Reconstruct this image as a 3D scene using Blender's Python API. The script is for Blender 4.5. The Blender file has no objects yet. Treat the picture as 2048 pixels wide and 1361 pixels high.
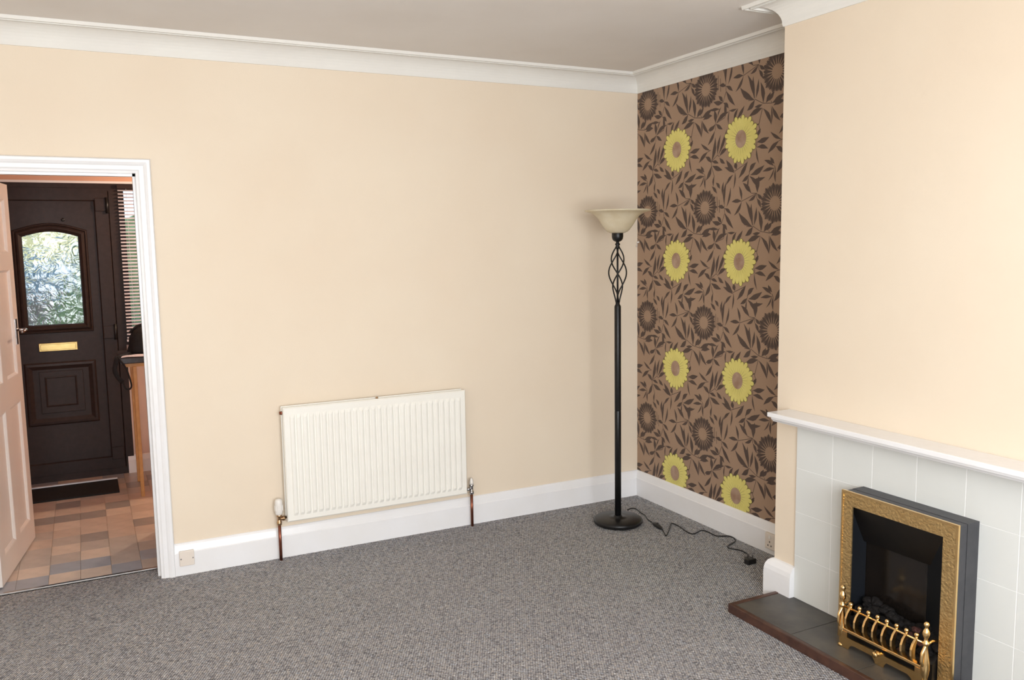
import bpy, bmesh, math, random
import numpy as np
from mathutils import Vector, Matrix
random.seed(7)
S = bpy.context.scene
C = S.collection
PI = math.pi

# ------------------------------------------------------------------ camera
IW, IH, FPX = 2048, 1361, 1701.15
YAW, PITCH, ROLL = 0.4660, 0.1133, -0.0159
CAM = Vector((-3.1176, -4.4278, 1.6254))
_f = Vector((math.sin(YAW)*math.cos(PITCH), math.cos(YAW)*math.cos(PITCH), -math.sin(PITCH)))
_r = Vector((math.cos(YAW), -math.sin(YAW), 0)); _u = _r.cross(_f)
_R = _r*math.cos(ROLL) + _u*math.sin(ROLL); _U = -_r*math.sin(ROLL) + _u*math.cos(ROLL)
cam = bpy.data.cameras.new('camera'); camo = bpy.data.objects.new('camera', cam); C.objects.link(camo)
camo.matrix_world = Matrix(((_R.x, _U.x, -_f.x, CAM.x), (_R.y, _U.y, -_f.y, CAM.y), (_R.z, _U.z, -_f.z, CAM.z), (0, 0, 0, 1)))
cam.sensor_width = 36; cam.lens = FPX/IW*36; cam.clip_start = 0.05; cam.clip_end = 200
S.camera = camo
def hit(px, py, ax, val):                       # pixel -> point on an axis plane
    d = _R*((px-IW/2)/FPX) + _U*((IH/2-py)/FPX) + _f
    return CAM + d*((val-CAM[ax])/d[ax])

# ------------------------------------------------------------------ world, lights, exposure
w = bpy.data.worlds.new('world'); S.world = w; w.use_nodes = True
w.node_tree.nodes['Background'].inputs[0].default_value = (0.72, 0.86, 1.0, 1)
w.node_tree.nodes['Background'].inputs[1].default_value = 1.35
def area(name, loc, rot, sx, sy, power, col):
    l = bpy.data.lights.new(name, 'AREA'); l.shape = 'RECTANGLE'; l.size = sx; l.size_y = sy; l.energy = power; l.color = col
    o = bpy.data.objects.new(name, l); o.location = loc; o.rotation_euler = rot; C.objects.link(o); return o
area('window_daylight', (-2.75, -5.50, 1.45), (math.radians(79), 0, 0), 2.9, 1.5, 162, (0.95, 0.975, 1.0))
S.view_settings.view_transform = 'Standard'; S.view_settings.look = 'None'
S.view_settings.gamma = 1; S.view_settings.use_curve_mapping = False
S.view_settings.exposure = 0.35

# ------------------------------------------------------------------ materials
def lin(r, g, b):
    f = lambda c: (c/255/12.92) if c/255 <= .04045 else ((c/255+.055)/1.055)**2.4
    return (f(r), f(g), f(b), 1)
M = {}
def mat(name, col, rough=.6, metal=0., bump=None, mottle=None, spec=.5, **kw):
    """bump=(scale,strength,distance)  mottle=(scale, colour2)"""
    m = bpy.data.materials.new(name); m.use_nodes = True; nt = m.node_tree; b = nt.nodes['Principled BSDF']
    b.inputs['Base Color'].default_value = col; b.inputs['Roughness'].default_value = rough
    b.inputs['Metallic'].default_value = metal; b.inputs['Specular IOR Level'].default_value = spec
    for k, v in kw.items(): b.inputs[k.replace('_', ' ')].default_value = v
    tc = nt.nodes.new('ShaderNodeTexCoord')
    if mottle:
        n = nt.nodes.new('ShaderNodeTexNoise'); n.inputs['Scale'].default_value = mottle[0]; n.inputs['Detail'].default_value = 5
        nt.links.new(tc.outputs['Object'], n.inputs['Vector'])
        rp = nt.nodes.new('ShaderNodeValToRGB'); rp.color_ramp.elements[0].position = .32; rp.color_ramp.elements[1].position = .68
        rp.color_ramp.elements[0].color = col; rp.color_ramp.elements[1].color = mottle[1]
        nt.links.new(n.outputs['Fac'], rp.inputs['Fac']); nt.links.new(rp.outputs['Color'], b.inputs['Base Color'])
    if bump:
        n = nt.nodes.new('ShaderNodeTexNoise'); n.inputs['Scale'].default_value = bump[0]; n.inputs['Detail'].default_value = 4
        nt.links.new(tc.outputs['Object'], n.inputs['Vector'])
        bp = nt.nodes.new('ShaderNodeBump'); bp.inputs['Strength'].default_value = bump[1]; bp.inputs['Distance'].default_value = bump[2]
        nt.links.new(n.outputs['Fac'], bp.inputs['Height']); nt.links.new(bp.outputs['Normal'], b.inputs['Normal'])
    M[name] = m; return m
mat('cream_paint', lin(230, 216, 196), .75, bump=(140, .12, .002), mottle=(1.6, lin(227, 211, 190)), spec=.25)
mat('ceiling_paint', lin(232, 228, 224), .85, bump=(90, .1, .002), mottle=(2.2, lin(227, 222, 217)), spec=.2)
mat('cove_paint', lin(230, 228, 222), .7, bump=(60, .08, .002), mottle=(3, lin(226, 223, 217)), spec=.25)
mat('gloss_white', lin(236, 236, 238), .22, bump=(34, .22, .003), mottle=(5, lin(233, 232, 232)))
mat('leaf_white', lin(235, 226, 218), .3, bump=(30, .1, .002), mottle=(4, lin(231, 221, 213)))
mat('radiator_enamel', lin(240, 238, 230), .3, mottle=(6, lin(237, 234, 226)))
mat('plastic_white', lin(232, 228, 222), .35, mottle=(8, lin(228, 223, 217)))
mat('plastic_cream', lin(226, 216, 205), .4, mottle=(8, lin(222, 211, 200)))
mat('copper', lin(150, 92, 72), .32, 1., mottle=(20, lin(120, 74, 62)))
mat('brass_fitting', lin(196, 164, 128), .28, 1., mottle=(30, lin(170, 140, 110)))
mat('aluminium', lin(222, 222, 224), .5, .15, mottle=(30, lin(210, 210, 213)))
mat('chrome', lin(190, 190, 192), .2, 1., mottle=(30, lin(165, 165, 168)))
mat('black_metal', lin(26, 26, 27), .38, .3, bump=(120, .08, .001), mottle=(40, lin(20, 20, 21)))
mat('black_plastic', lin(22, 22, 23), .4, mottle=(40, lin(17, 17, 18)))
mat('polished_brass', lin(250, 216, 156), .22, 1., mottle=(25, lin(244, 204, 140)))
mat('hammered_brass', lin(202, 174, 124), .42, .9, bump=(95, .9, .006), mottle=(60, lin(190, 160, 110)))
mat('charcoal_case', lin(70, 70, 74), .45, .2, bump=(200, .1, .001), mottle=(30, lin(62, 62, 66)))
mat('fire_black', lin(20, 18, 17), .35, mottle=(20, lin(25, 22, 20)))
mat('fire_screen', lin(22, 19, 17), .18, mottle=(10, lin(28, 23, 20)))
mat('fire_side', lin(26, 28, 32), .3, mottle=(10, lin(28, 31, 36)))
mat('coal', lin(16, 14, 14), .8, bump=(90, .8, .01), mottle=(45, lin(30, 27, 26)), spec=.2)
mat('ember_coal', lin(46, 24, 22), .7, bump=(90, .8, .01), mottle=(45, lin(72, 32, 27)))
mat('glazed_tile', lin(222, 224, 221), .16, bump=(9, .05, .004), mottle=(3, lin(218, 220, 217)))
mat('grout', lin(240, 240, 240), .8, mottle=(30, lin(240, 240, 240)))
mat('slate_tile', lin(66, 64, 62), .42, bump=(26, .25, .003), mottle=(11, lin(86, 82, 76)))
mat('hearth_grout', lin(120, 104, 86), .8, mottle=(30, lin(108, 94, 78)))
mat('dark_wood', lin(62, 39, 32), .4, bump=(60, .15, .001), mottle=(24, lin(84, 55, 43)))
mat('light_wood', lin(206, 156, 96), .45, mottle=(22, lin(192, 140, 82)))
mat('dark_counter', lin(48, 47, 52), .3, mottle=(60, lin(64, 62, 66)))
mat('brown_upvc', lin(52, 39, 36), .45, bump=(70, .1, .001), mottle=(30, lin(44, 33, 30)), spec=.22)
mat('letterbox_brass', lin(205, 180, 120), .35, .85, mottle=(30, lin(192, 166, 106)))
mat('salmon_paint', lin(216, 172, 148), .75, bump=(120, .1, .002), mottle=(2, lin(211, 166, 142)))
mat('pale_pink_paint', lin(222, 200, 190), .75, bump=(120, .1, .002), mottle=(2, lin(217, 194, 184)))
mat('paper_ground', lin(165, 138, 116), .6, bump=(300, .1, .001), mottle=(5, lin(160, 133, 111)), spec=.3)
mat('print_dark', lin(80, 66, 60), .55, mottle=(20, lin(86, 71, 64)), spec=.3)
mat('print_yellow', lin(224, 214, 128), .55, mottle=(20, lin(218, 207, 120)), spec=.3)
mat('print_olive', lin(132, 122, 70), .55, mottle=(20, lin(126, 115, 66)), spec=.3)
mat('print_eye', lin(180, 154, 134), .55, mottle=(20, lin(154, 123, 102)), spec=.3)
mat('fabric_black', lin(18, 17, 19), .8, bump=(220, .4, .002), mottle=(60, lin(26, 25, 27)))
mat('sheet_paper', lin(228, 224, 236), .7, mottle=(14, lin(220, 215, 228)))
mat('mat_rubber', lin(22, 20, 19), .9, bump=(260, .8, .004), mottle=(90, lin(32, 29, 27)))
mat('blind_slat', lin(226, 222, 232), .4, mottle=(10, lin(220, 215, 226)))
mat('garden_green', lin(70, 104, 62), .8, bump=(14, .8, .05), mottle=(7, lin(126, 156, 112)))
mat('garden_blue', lin(96, 124, 142), .8, bump=(14, .8, .05), mottle=(6, lin(140, 166, 176)))
mat('garden_yellow', lin(250, 234, 160), .8, bump=(14, .8, .05), mottle=(6, lin(252, 242, 190)))
mat('garden_stone', lin(118, 112, 106), .9, bump=(20, .5, .02), mottle=(8, lin(138, 132, 126)))
mat('fabric_shade', lin(235, 220, 190), .7, mottle=(20, lin(228, 212, 180)))
for nm, c in dict(L=(222, 204, 188), T=(210, 190, 174), G=(196, 184, 174), D=(164, 155, 149), B=(168, 172, 180)).items():
    mat('vinyl_'+nm, lin(*c), .35, bump=(40, .06, .001), mottle=(14, lin(*[int(v*.93) for v in c])))
mat('vinyl_joint', lin(212, 190, 170), .6, mottle=(20, lin(184, 158, 134)))

# marbled lamp glass
m = mat('alabaster_glass', lin(240, 233, 214), .25, mottle=(16, lin(224, 212, 186)))
nt = m.node_tree; b = nt.nodes['Principled BSDF']; out = nt.nodes['Material Output']
tr = nt.nodes.new('ShaderNodeBsdfTranslucent'); tr.inputs['Color'].default_value = lin(244, 236, 212)
mx = nt.nodes.new('ShaderNodeMixShader'); mx.inputs['Fac'].default_value = .4
nt.links.new(b.outputs[0], mx.inputs[1]); nt.links.new(tr.outputs[0], mx.inputs[2]); nt.links.new(mx.outputs[0], out.inputs['Surface'])
# obscured door glass
m = mat('rippled_glass', (.95, .97, 1, 1), .06, IOR=1.45, Transmission_Weight=1.0)
nt = m.node_tree; b = nt.nodes['Principled BSDF']; tc = [n for n in nt.nodes if n.type == 'TEX_COORD'][0]
n1 = nt.nodes.new('ShaderNodeTexNoise'); n1.inputs['Scale'].default_value = 13; n1.inputs['Detail'].default_value = 2; n1.inputs['Distortion'].default_value = 1.6
nt.links.new(tc.outputs['Object'], n1.inputs['Vector'])
bp = nt.nodes.new('ShaderNodeBump'); bp.inputs['Strength'].default_value = 1; bp.inputs['Distance'].default_value = .006
nt.links.new(n1.outputs['Fac'], bp.inputs['Height']); nt.links.new(bp.outputs['Normal'], b.inputs['Normal'])
mat('clear_glass', (.97, .98, 1, 1), .02, IOR=1.45, Transmission_Weight=1.0)

# loop-pile carpet: staggered rows of loops in flecked greys
m = mat('carpet', lin(140, 134, 132), .95, spec=.1); nt = m.node_tree; b = nt.nodes['Principled BSDF']
N = nt.nodes.new; L = nt.links.new
tc = [n for n in nt.nodes if n.type == 'TEX_COORD'][0]
def wave(ax, ay):
    v = N('ShaderNodeVectorMath'); v.operation = 'DOT_PRODUCT'; v.inputs[1].default_value = (ax, ay, 0); L(tc.outputs['Object'], v.inputs[0])
    nz = N('ShaderNodeTexNoise'); nz.inputs['Scale'].default_value = 40; L(tc.outputs['Object'], nz.inputs['Vector'])
    ad = N('ShaderNodeMath'); ad.operation = 'MULTIPLY_ADD'; ad.inputs[1].default_value = 3.0; L(nz.outputs['Fac'], ad.inputs[0]); L(v.outputs['Value'], ad.inputs[2])
    s = N('ShaderNodeMath'); s.operation = 'SINE'; L(ad.outputs[0], s.inputs[0]); return s
k = 2*PI/.0095
s1, s2 = wave(k*math.cos(.47), -k*math.sin(.47)), wave(k*math.sin(.3)*.8, k*math.cos(.3)*.8)
ma = N('ShaderNodeMath'); ma.operation = 'MULTIPLY_ADD'; ma.inputs[1].default_value = .6; L(s2.outputs[0], ma.inputs[0]); L(s1.outputs[0], ma.inputs[2])
vo = N('ShaderNodeTexVoronoi'); vo.inputs['Scale'].default_value = 140; L(tc.outputs['Object'], vo.inputs['Vector'])
sep = N('ShaderNodeSeparateColor'); L(vo.outputs['Color'], sep.inputs[0])
rp = N('ShaderNodeValToRGB'); els = rp.color_ramp.elements
els[0].position = 0; els[0].color = lin(140, 138, 142); els[1].position = 1; els[1].color = lin(244, 240, 240)
for p_, c_ in ((.3, (182, 179, 183)), (.55, (208, 205, 207)), (.75, (216, 208, 202)), (.9, (192, 197, 208))):
    e = els.new(p_); e.color = lin(*c_)
L(sep.outputs[0], rp.inputs['Fac'])
mr = N('ShaderNodeMapRange'); mr.inputs[1].default_value = -1.6; mr.inputs[2].default_value = 1.6; mr.inputs[3].default_value = .62; mr.inputs[4].default_value = 1.12
L(ma.outputs[0], mr.inputs[0])
mm = N('ShaderNodeMix'); mm.data_type = 'RGBA'; mm.blend_type = 'MULTIPLY'; mm.inputs[0].default_value = 1
L(rp.outputs['Color'], mm.inputs[6]); L(mr.outputs[0], mm.inputs[7]); L(mm.outputs[2], b.inputs['Base Color'])
bp = N('ShaderNodeBump'); bp.inputs['Strength'].default_value = .9; bp.inputs['Distance'].default_value = .004
L(ma.outputs[0], bp.inputs['Height']); L(bp.outputs['Normal'], b.inputs['Normal'])

# ------------------------------------------------------------------ mesh helpers
class MB:
    def __init__(s): s.v = []; s.f = []; s.sm = []
    def add(s, vs, fs, smooth=False):
        n = len(s.v); s.v += [tuple(v) for v in vs]; s.f += [tuple(i+n for i in f) for f in fs]; s.sm += [smooth]*len(fs); return s
    def box(s, x0, x1, y0, y1, z0, z1):
        x0, x1 = sorted((x0, x1)); y0, y1 = sorted((y0, y1)); z0, z1 = sorted((z0, z1))
        return s.add([(x, y, z) for z in (z0, z1) for y in (y0, y1) for x in (x0, x1)],
                     [(0, 2, 3, 1), (4, 5, 7, 6), (0, 1, 5, 4), (2, 6, 7, 3), (0, 4, 6, 2), (1, 3, 7, 5)])
    def lathe(s, prof, c=(0, 0, 0), n=24, axis='z', smooth=True):
        vs, fs = [], []
        for r, h in prof:
            for k in range(n):
                a = 2*PI*k/n; p = (r*math.cos(a), r*math.sin(a), h)
                if axis == 'x': p = (p[2], p[0], p[1])
                if axis == 'y': p = (p[1], p[2], p[0])
                vs.append((c[0]+p[0], c[1]+p[1], c[2]+p[2]))
        for j in range(len(prof)-1):
            for k in range(n):
                k2 = (k+1) % n; fs.append((j*n+k, j*n+k2, (j+1)*n+k2, (j+1)*n+k))
        if prof[0][0] > 1e-6: fs.append(tuple(reversed(range(n))))
        if prof[-1][0] > 1e-6: fs.append(tuple(range((len(prof)-1)*n, len(prof)*n)))
        return s.add(vs, fs, smooth)
    def tube(s, pts, r, n=8, cap=True, ry=None):
        pts = [Vector(p) for p in pts]; vs, fs = [], []; up = Vector((0, 0, 1)); prev = None
        for i, p in enumerate(pts):
            t = (pts[min(i+1, len(pts)-1)]-pts[max(i-1, 0)]).normalized()
            if prev is None:
                a = up if abs(t.z) < .9 else Vector((0, 1, 0)); x = t.cross(a).normalized()
            else: x = (prev - t*prev.dot(t)).normalized()
            prev = x; y = t.cross(x)
            rr = r[i] if isinstance(r, (list, tuple)) else r
            for k in range(n):
                a = 2*PI*k/n; vs.append(p + x*(rr*math.cos(a)) + y*((ry or rr)*math.sin(a)))
        for i in range(len(pts)-1):
            for k in range(n):
                k2 = (k+1) % n; fs.append((i*n+k, i*n+k2, (i+1)*n+k2, (i+1)*n+k))
        if cap: fs += [tuple(reversed(range(n))), tuple(range((len(pts)-1)*n, len(pts)*n))]
        return s.add(vs, fs, True)
    def prism(s, poly, fn, h0, h1):
        n = len(poly); vs = [fn(a, b_, h0) for a, b_ in poly]+[fn(a, b_, h1) for a, b_ in poly]
        return s.add(vs, [tuple(range(n)), tuple(range(2*n-1, n-1, -1))]+[(i, i+n, (i+1) % n+n, (i+1) % n) for i in range(n)])
    def sweep(s, path, prof, fn, segs=None, closed=False, smooth=False):
        """path: 2D points, prof: (offset to the right, height); fn(a,b,h) -> 3D; mitred corners"""
        P = [Vector(p) for p in path]; n = len(P); mit = []
        for i in range(n):
            d0 = (P[i]-P[i-1]).normalized() if (i > 0 or closed) else None
            d1 = (P[(i+1) % n]-P[i]).normalized() if (i < n-1 or closed) else None
            d0 = d0 or d1; d1 = d1 or d0
            n0, n1 = Vector((d0.y, -d0.x)), Vector((d1.y, -d1.x)); mm_ = n0+n1
            mit.append(mm_/(mm_.dot(n0)))
        k = len(prof)
        for i in (segs if segs is not None else range(n if closed else n-1)):
            j = (i+1) % n
            vs = [fn(*(P[q]+mit[q]*o), h) for q in (i, j) for o, h in prof]
            fs = [(a, (a+1) % k, (a+1) % k+k, a+k) for a in range(k)]
            if not closed: fs += [tuple(range(k)), tuple(range(2*k-1, k-1, -1))]
            s.add(vs, fs, smooth)
        return s
    def build(s, name, m, parent=None, bevel=0, auto=False):
        me = bpy.data.meshes.new(name); me.from_pydata(s.v, [], s.f)
        for p, q in zip(me.polygons, s.sm): p.use_smooth = q
        bm = bmesh.new(); bm.from_mesh(me)
        bmesh.ops.recalc_face_normals(bm, faces=bm.faces)
        if bevel:
            bmesh.ops.bevel(bm, geom=list(bm.edges), offset=bevel, segments=2, profile=.5, affect='EDGES', clamp_overlap=True)
        bm.to_mesh(me); bm.free(); me.materials.append(M[m])
        o = bpy.data.objects.new(name, me); C.objects.link(o)
        if parent: o.parent = parent
        return o
def tag(o, label, cat, group=None, kind=None):
    o['label'] = label; o['category'] = cat
    if group: o['group'] = group
    if kind: o['kind'] = kind
    return o
def empty(name, label, cat, loc=(0, 0, 0), rz=0, kind=None, group=None):
    o = bpy.data.objects.new(name, None); o.empty_display_size = .05; o.location = loc; o.rotation_euler = (0, 0, rz); C.objects.link(o)
    return tag(o, label, cat, group, kind)
def struct(o, label, cat): return tag(o, label, cat, kind='structure')
def box(x0, x1, y0, y1, z0, z1): return MB().box(x0, x1, y0, y1, z0, z1)
XY = lambda a, b_, h: (a, b_, h)

# ------------------------------------------------------------------ dimensions (m): corner of the room at the origin
D, A, A2 = .374, 1.609, 3.08          # chimney breast depth, its two ends along y
ZC, ZT = 2.525, 2.625                 # foot of the cove, ceiling
XL, YF = -4.8, -5.4                   # left wall, window wall behind the camera
DX0, DX1, DZ = -3.62, -2.862, 1.98    # doorway
HY, HX0, HX1 = 2.28, -4.2, -1.3       # hall back wall, hall sides
WT = .13                              # partition thickness

# ------------------------------------------------------------------ room shell
fl = MB().box(XL, 0, YF, 0, -.06, 0).box(DX0, DX1, 0, .155, -.06, 0).build('floor', 'carpet')
struct(fl, 'grey flecked loop pile carpet covering the living room floor', 'floor')
struct(box(XL-.15, .15, YF-.15, WT, ZT, ZT+.1).build('ceiling', 'ceiling_paint'), 'off white flat living room ceiling', 'ceiling')
struct(MB().box(XL-.15, DX0-.03, 0, WT, -.06, ZT).box(DX1+.03, .15, 0, WT, -.06, ZT).box(DX0-.03, DX1+.03, 0, WT, DZ+.03, ZT)
       .build('wall_back', 'cream_paint'), 'cream painted wall with the doorway and the radiator', 'wall')
wr = box(0, .15, YF, 0, -.06, ZT).build('wall_right', 'cream_paint')
struct(wr, 'alcove wall papered in brown with yellow and dark flowers', 'wall')
struct(box(XL-.15, XL, YF, 0, -.06, ZT).build('wall_left', 'cream_paint'), 'cream painted side wall behind the photographer', 'wall')
WX0, WX1, WZ0, WZ1 = -4.2, -1.3, .75, 2.25
struct(MB().box(XL-.15, WX0, YF-.15, YF, -.06, ZT).box(WX1, .15, YF-.15, YF, -.06, ZT).box(WX0, WX1, YF-.15, YF, -.06, WZ0).box(WX0, WX1, YF-.15, YF, WZ1, ZT)
       .build('wall_front', 'cream_paint'), 'cream painted wall around the large living room window', 'wall')
struct(box(-D, 0, -A2, -A, -.06, ZT).build('wall_chimney', 'cream_paint'), 'cream painted chimney breast above the mantel shelf', 'wall')
win = struct(MB().sweep([(WX0, WZ0), (WX0, WZ1), (WX1, WZ1), (WX1, WZ0)], [(0, -.07), (.06, -.07), (.06, 0), (0, 0)], lambda a, b_, h: (a, YF-.04+h, b_), closed=True)
             .build('window_2', 'gloss_white'), 'white framed living room window opposite the radiator wall', 'window')
for x in (-3.25, -2.25):
    box(x-.025, x+.025, YF-.1, YF-.05, WZ0+.05, WZ1-.05).build('mullion', 'gloss_white', win)
box(WX0, WX1, YF-.1, YF+.12, WZ0-.03, WZ0).build('window_sill', 'gloss_white', win)

# cornice: coved, with two beads along the ceiling
cv = [(0, ZC), (.006, ZC), (.008, ZC+.01)] + [(.092-.084*math.cos(t), ZC+.01+.082*math.sin(t)) for t in [PI/2*i/9 for i in range(1, 10)]]
cv += [(.094, ZT-.017), (.101, ZT-.017), (.103, ZT-.003), (.117, ZT-.003), (.119, ZT-.015), (.126, ZT-.015), (.129, ZT), (0, ZT)]
cp = [(XL, 0), (0, 0), (0, -A), (-D, -A), (-D, -A2), (0, -A2), (0, YF), (XL, YF)]
cl = ['above the radiator wall', 'above the flowered alcove wallpaper', 'returning along the chimney breast side', 'across the chimney breast',
      'on the far return of the chimney breast', 'beyond the chimney breast', 'above the living room window', 'above the left side wall']
for i in range(8):
    struct(MB().sweep(cp, cv, XY, segs=[i], closed=True).build('trim_%d' % (i+1), 'cove_paint'), 'white coved cornice with double bead ' + cl[i], 'cornice')

# skirting boards
def sk(t, h): return [(0, 0), (t, 0), (t, h*.70), (t*.86, h*.735), (t*.5, h*.93), (t*.3, h*.985), (t*.1, h), (0, h)]
sp = [(-2.797, 0), (0, 0), (0, -A), (-D, -A), (-D, -1.738)]
struct(MB().sweep(sp, sk(.022, .162), XY, segs=[0]).build('baseboard_back', 'gloss_white'), 'white gloss skirting board under the radiator', 'skirting')
struct(MB().sweep(sp, sk(.022, .162), XY, segs=[1]).build('baseboard_right', 'gloss_white'), 'white gloss skirting board under the flowered wallpaper', 'skirting')
t_ = .034
rk = [(0, 0), (t_, 0), (t_, .11), (t_*.97, .13), (t_*.85, .15), (t_*.6, .166), (t_*.3, .175), (0, .178)]
struct(MB().sweep(sp, rk, XY, segs=[2, 3]).build('baseboard_chimney', 'gloss_white'), 'thick white skirting block wrapping the chimney breast corner', 'skirting')
struct(MB().sweep([(XL, 0), (-3.69, 0)], sk(.022, .162), XY).build('baseboard_left', 'gloss_white'), 'white gloss skirting board beyond the doorway hinge side', 'skirting')

# ------------------------------------------------------------------ doorway: lining, architrave, strip
U = [(DX0, 0), (DX0, DZ), (DX1, DZ), (DX1, 0)]
lin_ = MB()
lin_.box(DX0-.03, DX0, -.001, WT+.001, 0, DZ+.03).box(DX1, DX1+.03, -.001, WT+.001, 0, DZ+.03).box(DX0, DX1, -.001, WT+.001, DZ, DZ+.03)
lin_.box(DX0, DX0+.012, .03, .07, 0, DZ).box(DX1-.012, DX1, .03, .07, 0, DZ).box(DX0, DX1, .03, .07, DZ-.012, DZ)
struct(lin_.build('trim_9', 'gloss_white'), 'white gloss door lining with stop inside the doorway', 'door lining')
ap = [(.0, 0), (.0, .012), (-.010, .014), (-.016, .018), (-.034, .018), (-.040, .022), (-.050, .026), (-.062, .026), (-.067, .018), (-.068, 0)]
struct(MB().sweep(U, ap, lambda a, b_, h: (a, -h, b_)).build('trim_10', 'gloss_white'), 'white gloss moulded architrave around the doorway', 'architrave')
struct(MB().sweep(U, ap, lambda a, b_, h: (a, WT+h, b_)).build('trim_11', 'gloss_white'), 'white architrave on the hall side of the doorway', 'architrave')
struct(MB().prism([(.143, 0), (.146, .005), (.162, .005), (.167, 0)], lambda a, b_, h: (h, a, b_), DX0, DX1).build('trim_12', 'chrome'),
       'thin metal strip where carpet meets the tiled hall floor', 'threshold strip')

# ------------------------------------------------------------------ wallpaper print
wp = MB().box(-.0012, 0, -A, 0, .155, ZC+.01).build('wallpaper', 'paper_ground', wr)
OY, OZ, PY, PZ = -.648, 1.812, .5365, .6415
def wall_uv(zx, zy):                              # traced in a view of one repeat, put on the wall plane
    p = hit(1390+zx/5.04, 400+zy/5.04, 0, 0.); return (p.y-OY, p.z-OZ)
LV = """300,85,240,70,30 300,85,360,140,28 300,130,380,275,34 285,1255,305,1040,28 305,1270,340,1100,22 265,1150,275,1030,24
455,1240,365,1230,30 455,1240,385,1355,26 455,1235,430,1100,24 270,240,185,220,36 270,235,230,175,30 275,245,320,300,30
195,430,185,310,38 195,435,140,495,26 200,435,260,495,30 205,430,315,350,36 290,390,285,260,30 190,500,125,620,30 240,300,145,300,24 215,380,250,290,14
668,320,645,130,38 660,330,590,340,24 660,365,540,420,40 665,370,740,530,32 695,320,735,235,36 730,310,775,235,30 755,335,865,265,40 770,360,870,335,38
755,365,830,505,30 745,360,748,520,15 830,490,880,450,22 580,270,455,140,46 580,260,520,40,36 585,260,572,60,32 595,260,620,90,26 585,270,515,355,40
330,330,400,325,20 375,440,415,335,26 410,425,475,320,30 325,470,335,340,14 560,515,620,515,17 610,640,640,570,28 605,690,715,665,38 605,740,705,770,32
600,740,625,890,16 140,685,60,610,24 120,695,40,780,34 95,740,150,805,34 155,800,190,590,38 215,745,245,570,28 225,745,300,530,30 235,760,310,700,32
235,775,285,835,30 160,800,220,825,26 165,840,255,895,38 155,840,105,960,36 80,910,10,850,28 85,890,55,830,28 85,930,0,940,26 85,920,40,1020,14
95,930,95,1045,20 385,935,310,820,38 385,950,295,885,30 405,920,395,850,36 370,965,310,1045,24 390,940,375,1090,17 425,1010,505,875,36
530,970,590,895,36 540,1000,665,935,42 530,990,465,1045,30 525,1010,515,1130,15 535,1010,600,1120,30 560,1050,675,1045,28 610,1185,625,1040,42
550,1180,475,1075,36 600,1195,530,1245,25 610,1195,660,1250,27 605,1240,640,1330,28 210,1120,165,1050,27 175,1050,185,950,20 240,1080,205,1020,28"""
ST = """300,130,300,85 270,240,300,140 245,0,248,130 210,1150,215,1290 195,500,195,430 660,370,625,520 620,510,640,600 585,265,665,320 665,320,755,335
755,335,745,310 155,840,155,800 155,840,185,950 85,905,95,940 385,935,505,875 530,990,530,960 535,1010,560,1050 605,1190,605,1240 605,1190,550,1180 455,1240,605,1190
605,740,605,690 215,745,235,765 120,695,150,685 155,800,215,745 290,390,205,430 325,300,275,245 275,1270,285,1255 580,270,520,268"""
leaves = [tuple(map(float, t.split(','))) for t in LV.split()]; stems = [tuple(map(float, t.split(','))) for t in ST.split()]
def lens(bu, tu, w_, curve):
    b0, t0 = Vector(bu), Vector(tu); d = (t0-b0)*1.12; n_ = Vector((-d.y, d.x)); ln = d.length; n_.normalize()
    prof = [(0, .03), (.18, .45), (.4, 1), (.6, .95), (.8, .5), (1, 0)]
    up, dn = [], []
    for s_, a_ in prof:
        c_ = b0+d*s_+n_*(curve*ln*4*s_*(1-s_)); up.append(c_+n_*(w_*a_/2)); dn.append(c_-n_*(w_*a_/2))
    return up+dn[-2::-1]
cell = []
for i, (bx, by, tx, ty, w_) in enumerate(leaves):
    cell.append(lens(wall_uv(bx, by), wall_uv(tx, ty), w_*.00068, (.07, -.06, .04, -.09)[i % 4]))
for bx, by, tx, ty in stems:
    b0, t0 = Vector(wall_uv(bx, by)), Vector(wall_uv(tx, ty)); d = (t0-b0).normalized(); n_ = Vector((-d.y, d.x))*.0016
    cell.append([b0-n_, t0-n_, t0+n_, b0+n_])
def clip_print(mb, name, m, parent):
    me = bpy.data.meshes.new(name); me.from_pydata(mb.v, [], mb.f); bm = bmesh.new(); bm.from_mesh(me)
    for co, no in (((0, -.0005, 0), (0, 1, 0)), ((0, -A+.0005, 0), (0, -1, 0)), ((0, 0, ZC), (0, 0, 1)), ((0, 0, .16), (0, 0, -1))):
        bmesh.ops.bisect_plane(bm, geom=bm.verts[:]+bm.edges[:]+bm.faces[:], plane_co=co, plane_no=no, clear_outer=True)
    bmesh.ops.recalc_face_normals(bm, faces=bm.faces); bmesh.ops.triangulate(bm, faces=bm.faces)
    bm.to_mesh(me); bm.free(); me.materials.append(M[m])
    o = bpy.data.objects.new(name, me); C.objects.link(o); o.parent = parent; return o
lp = MB(); dp = MB(); yo = MB(); yp = MB(); ye = MB()
for i in range(-2, 4):
    for j in range(-4, 3):
        cy, cz = OY-PY*i, OZ+PZ*j
        for q_, poly in enumerate(cell):
            lp.add([(-.0015-.000003*q_, cy+p[0], cz+p[1]) for p in poly], [tuple(range(len(poly)))])
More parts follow.
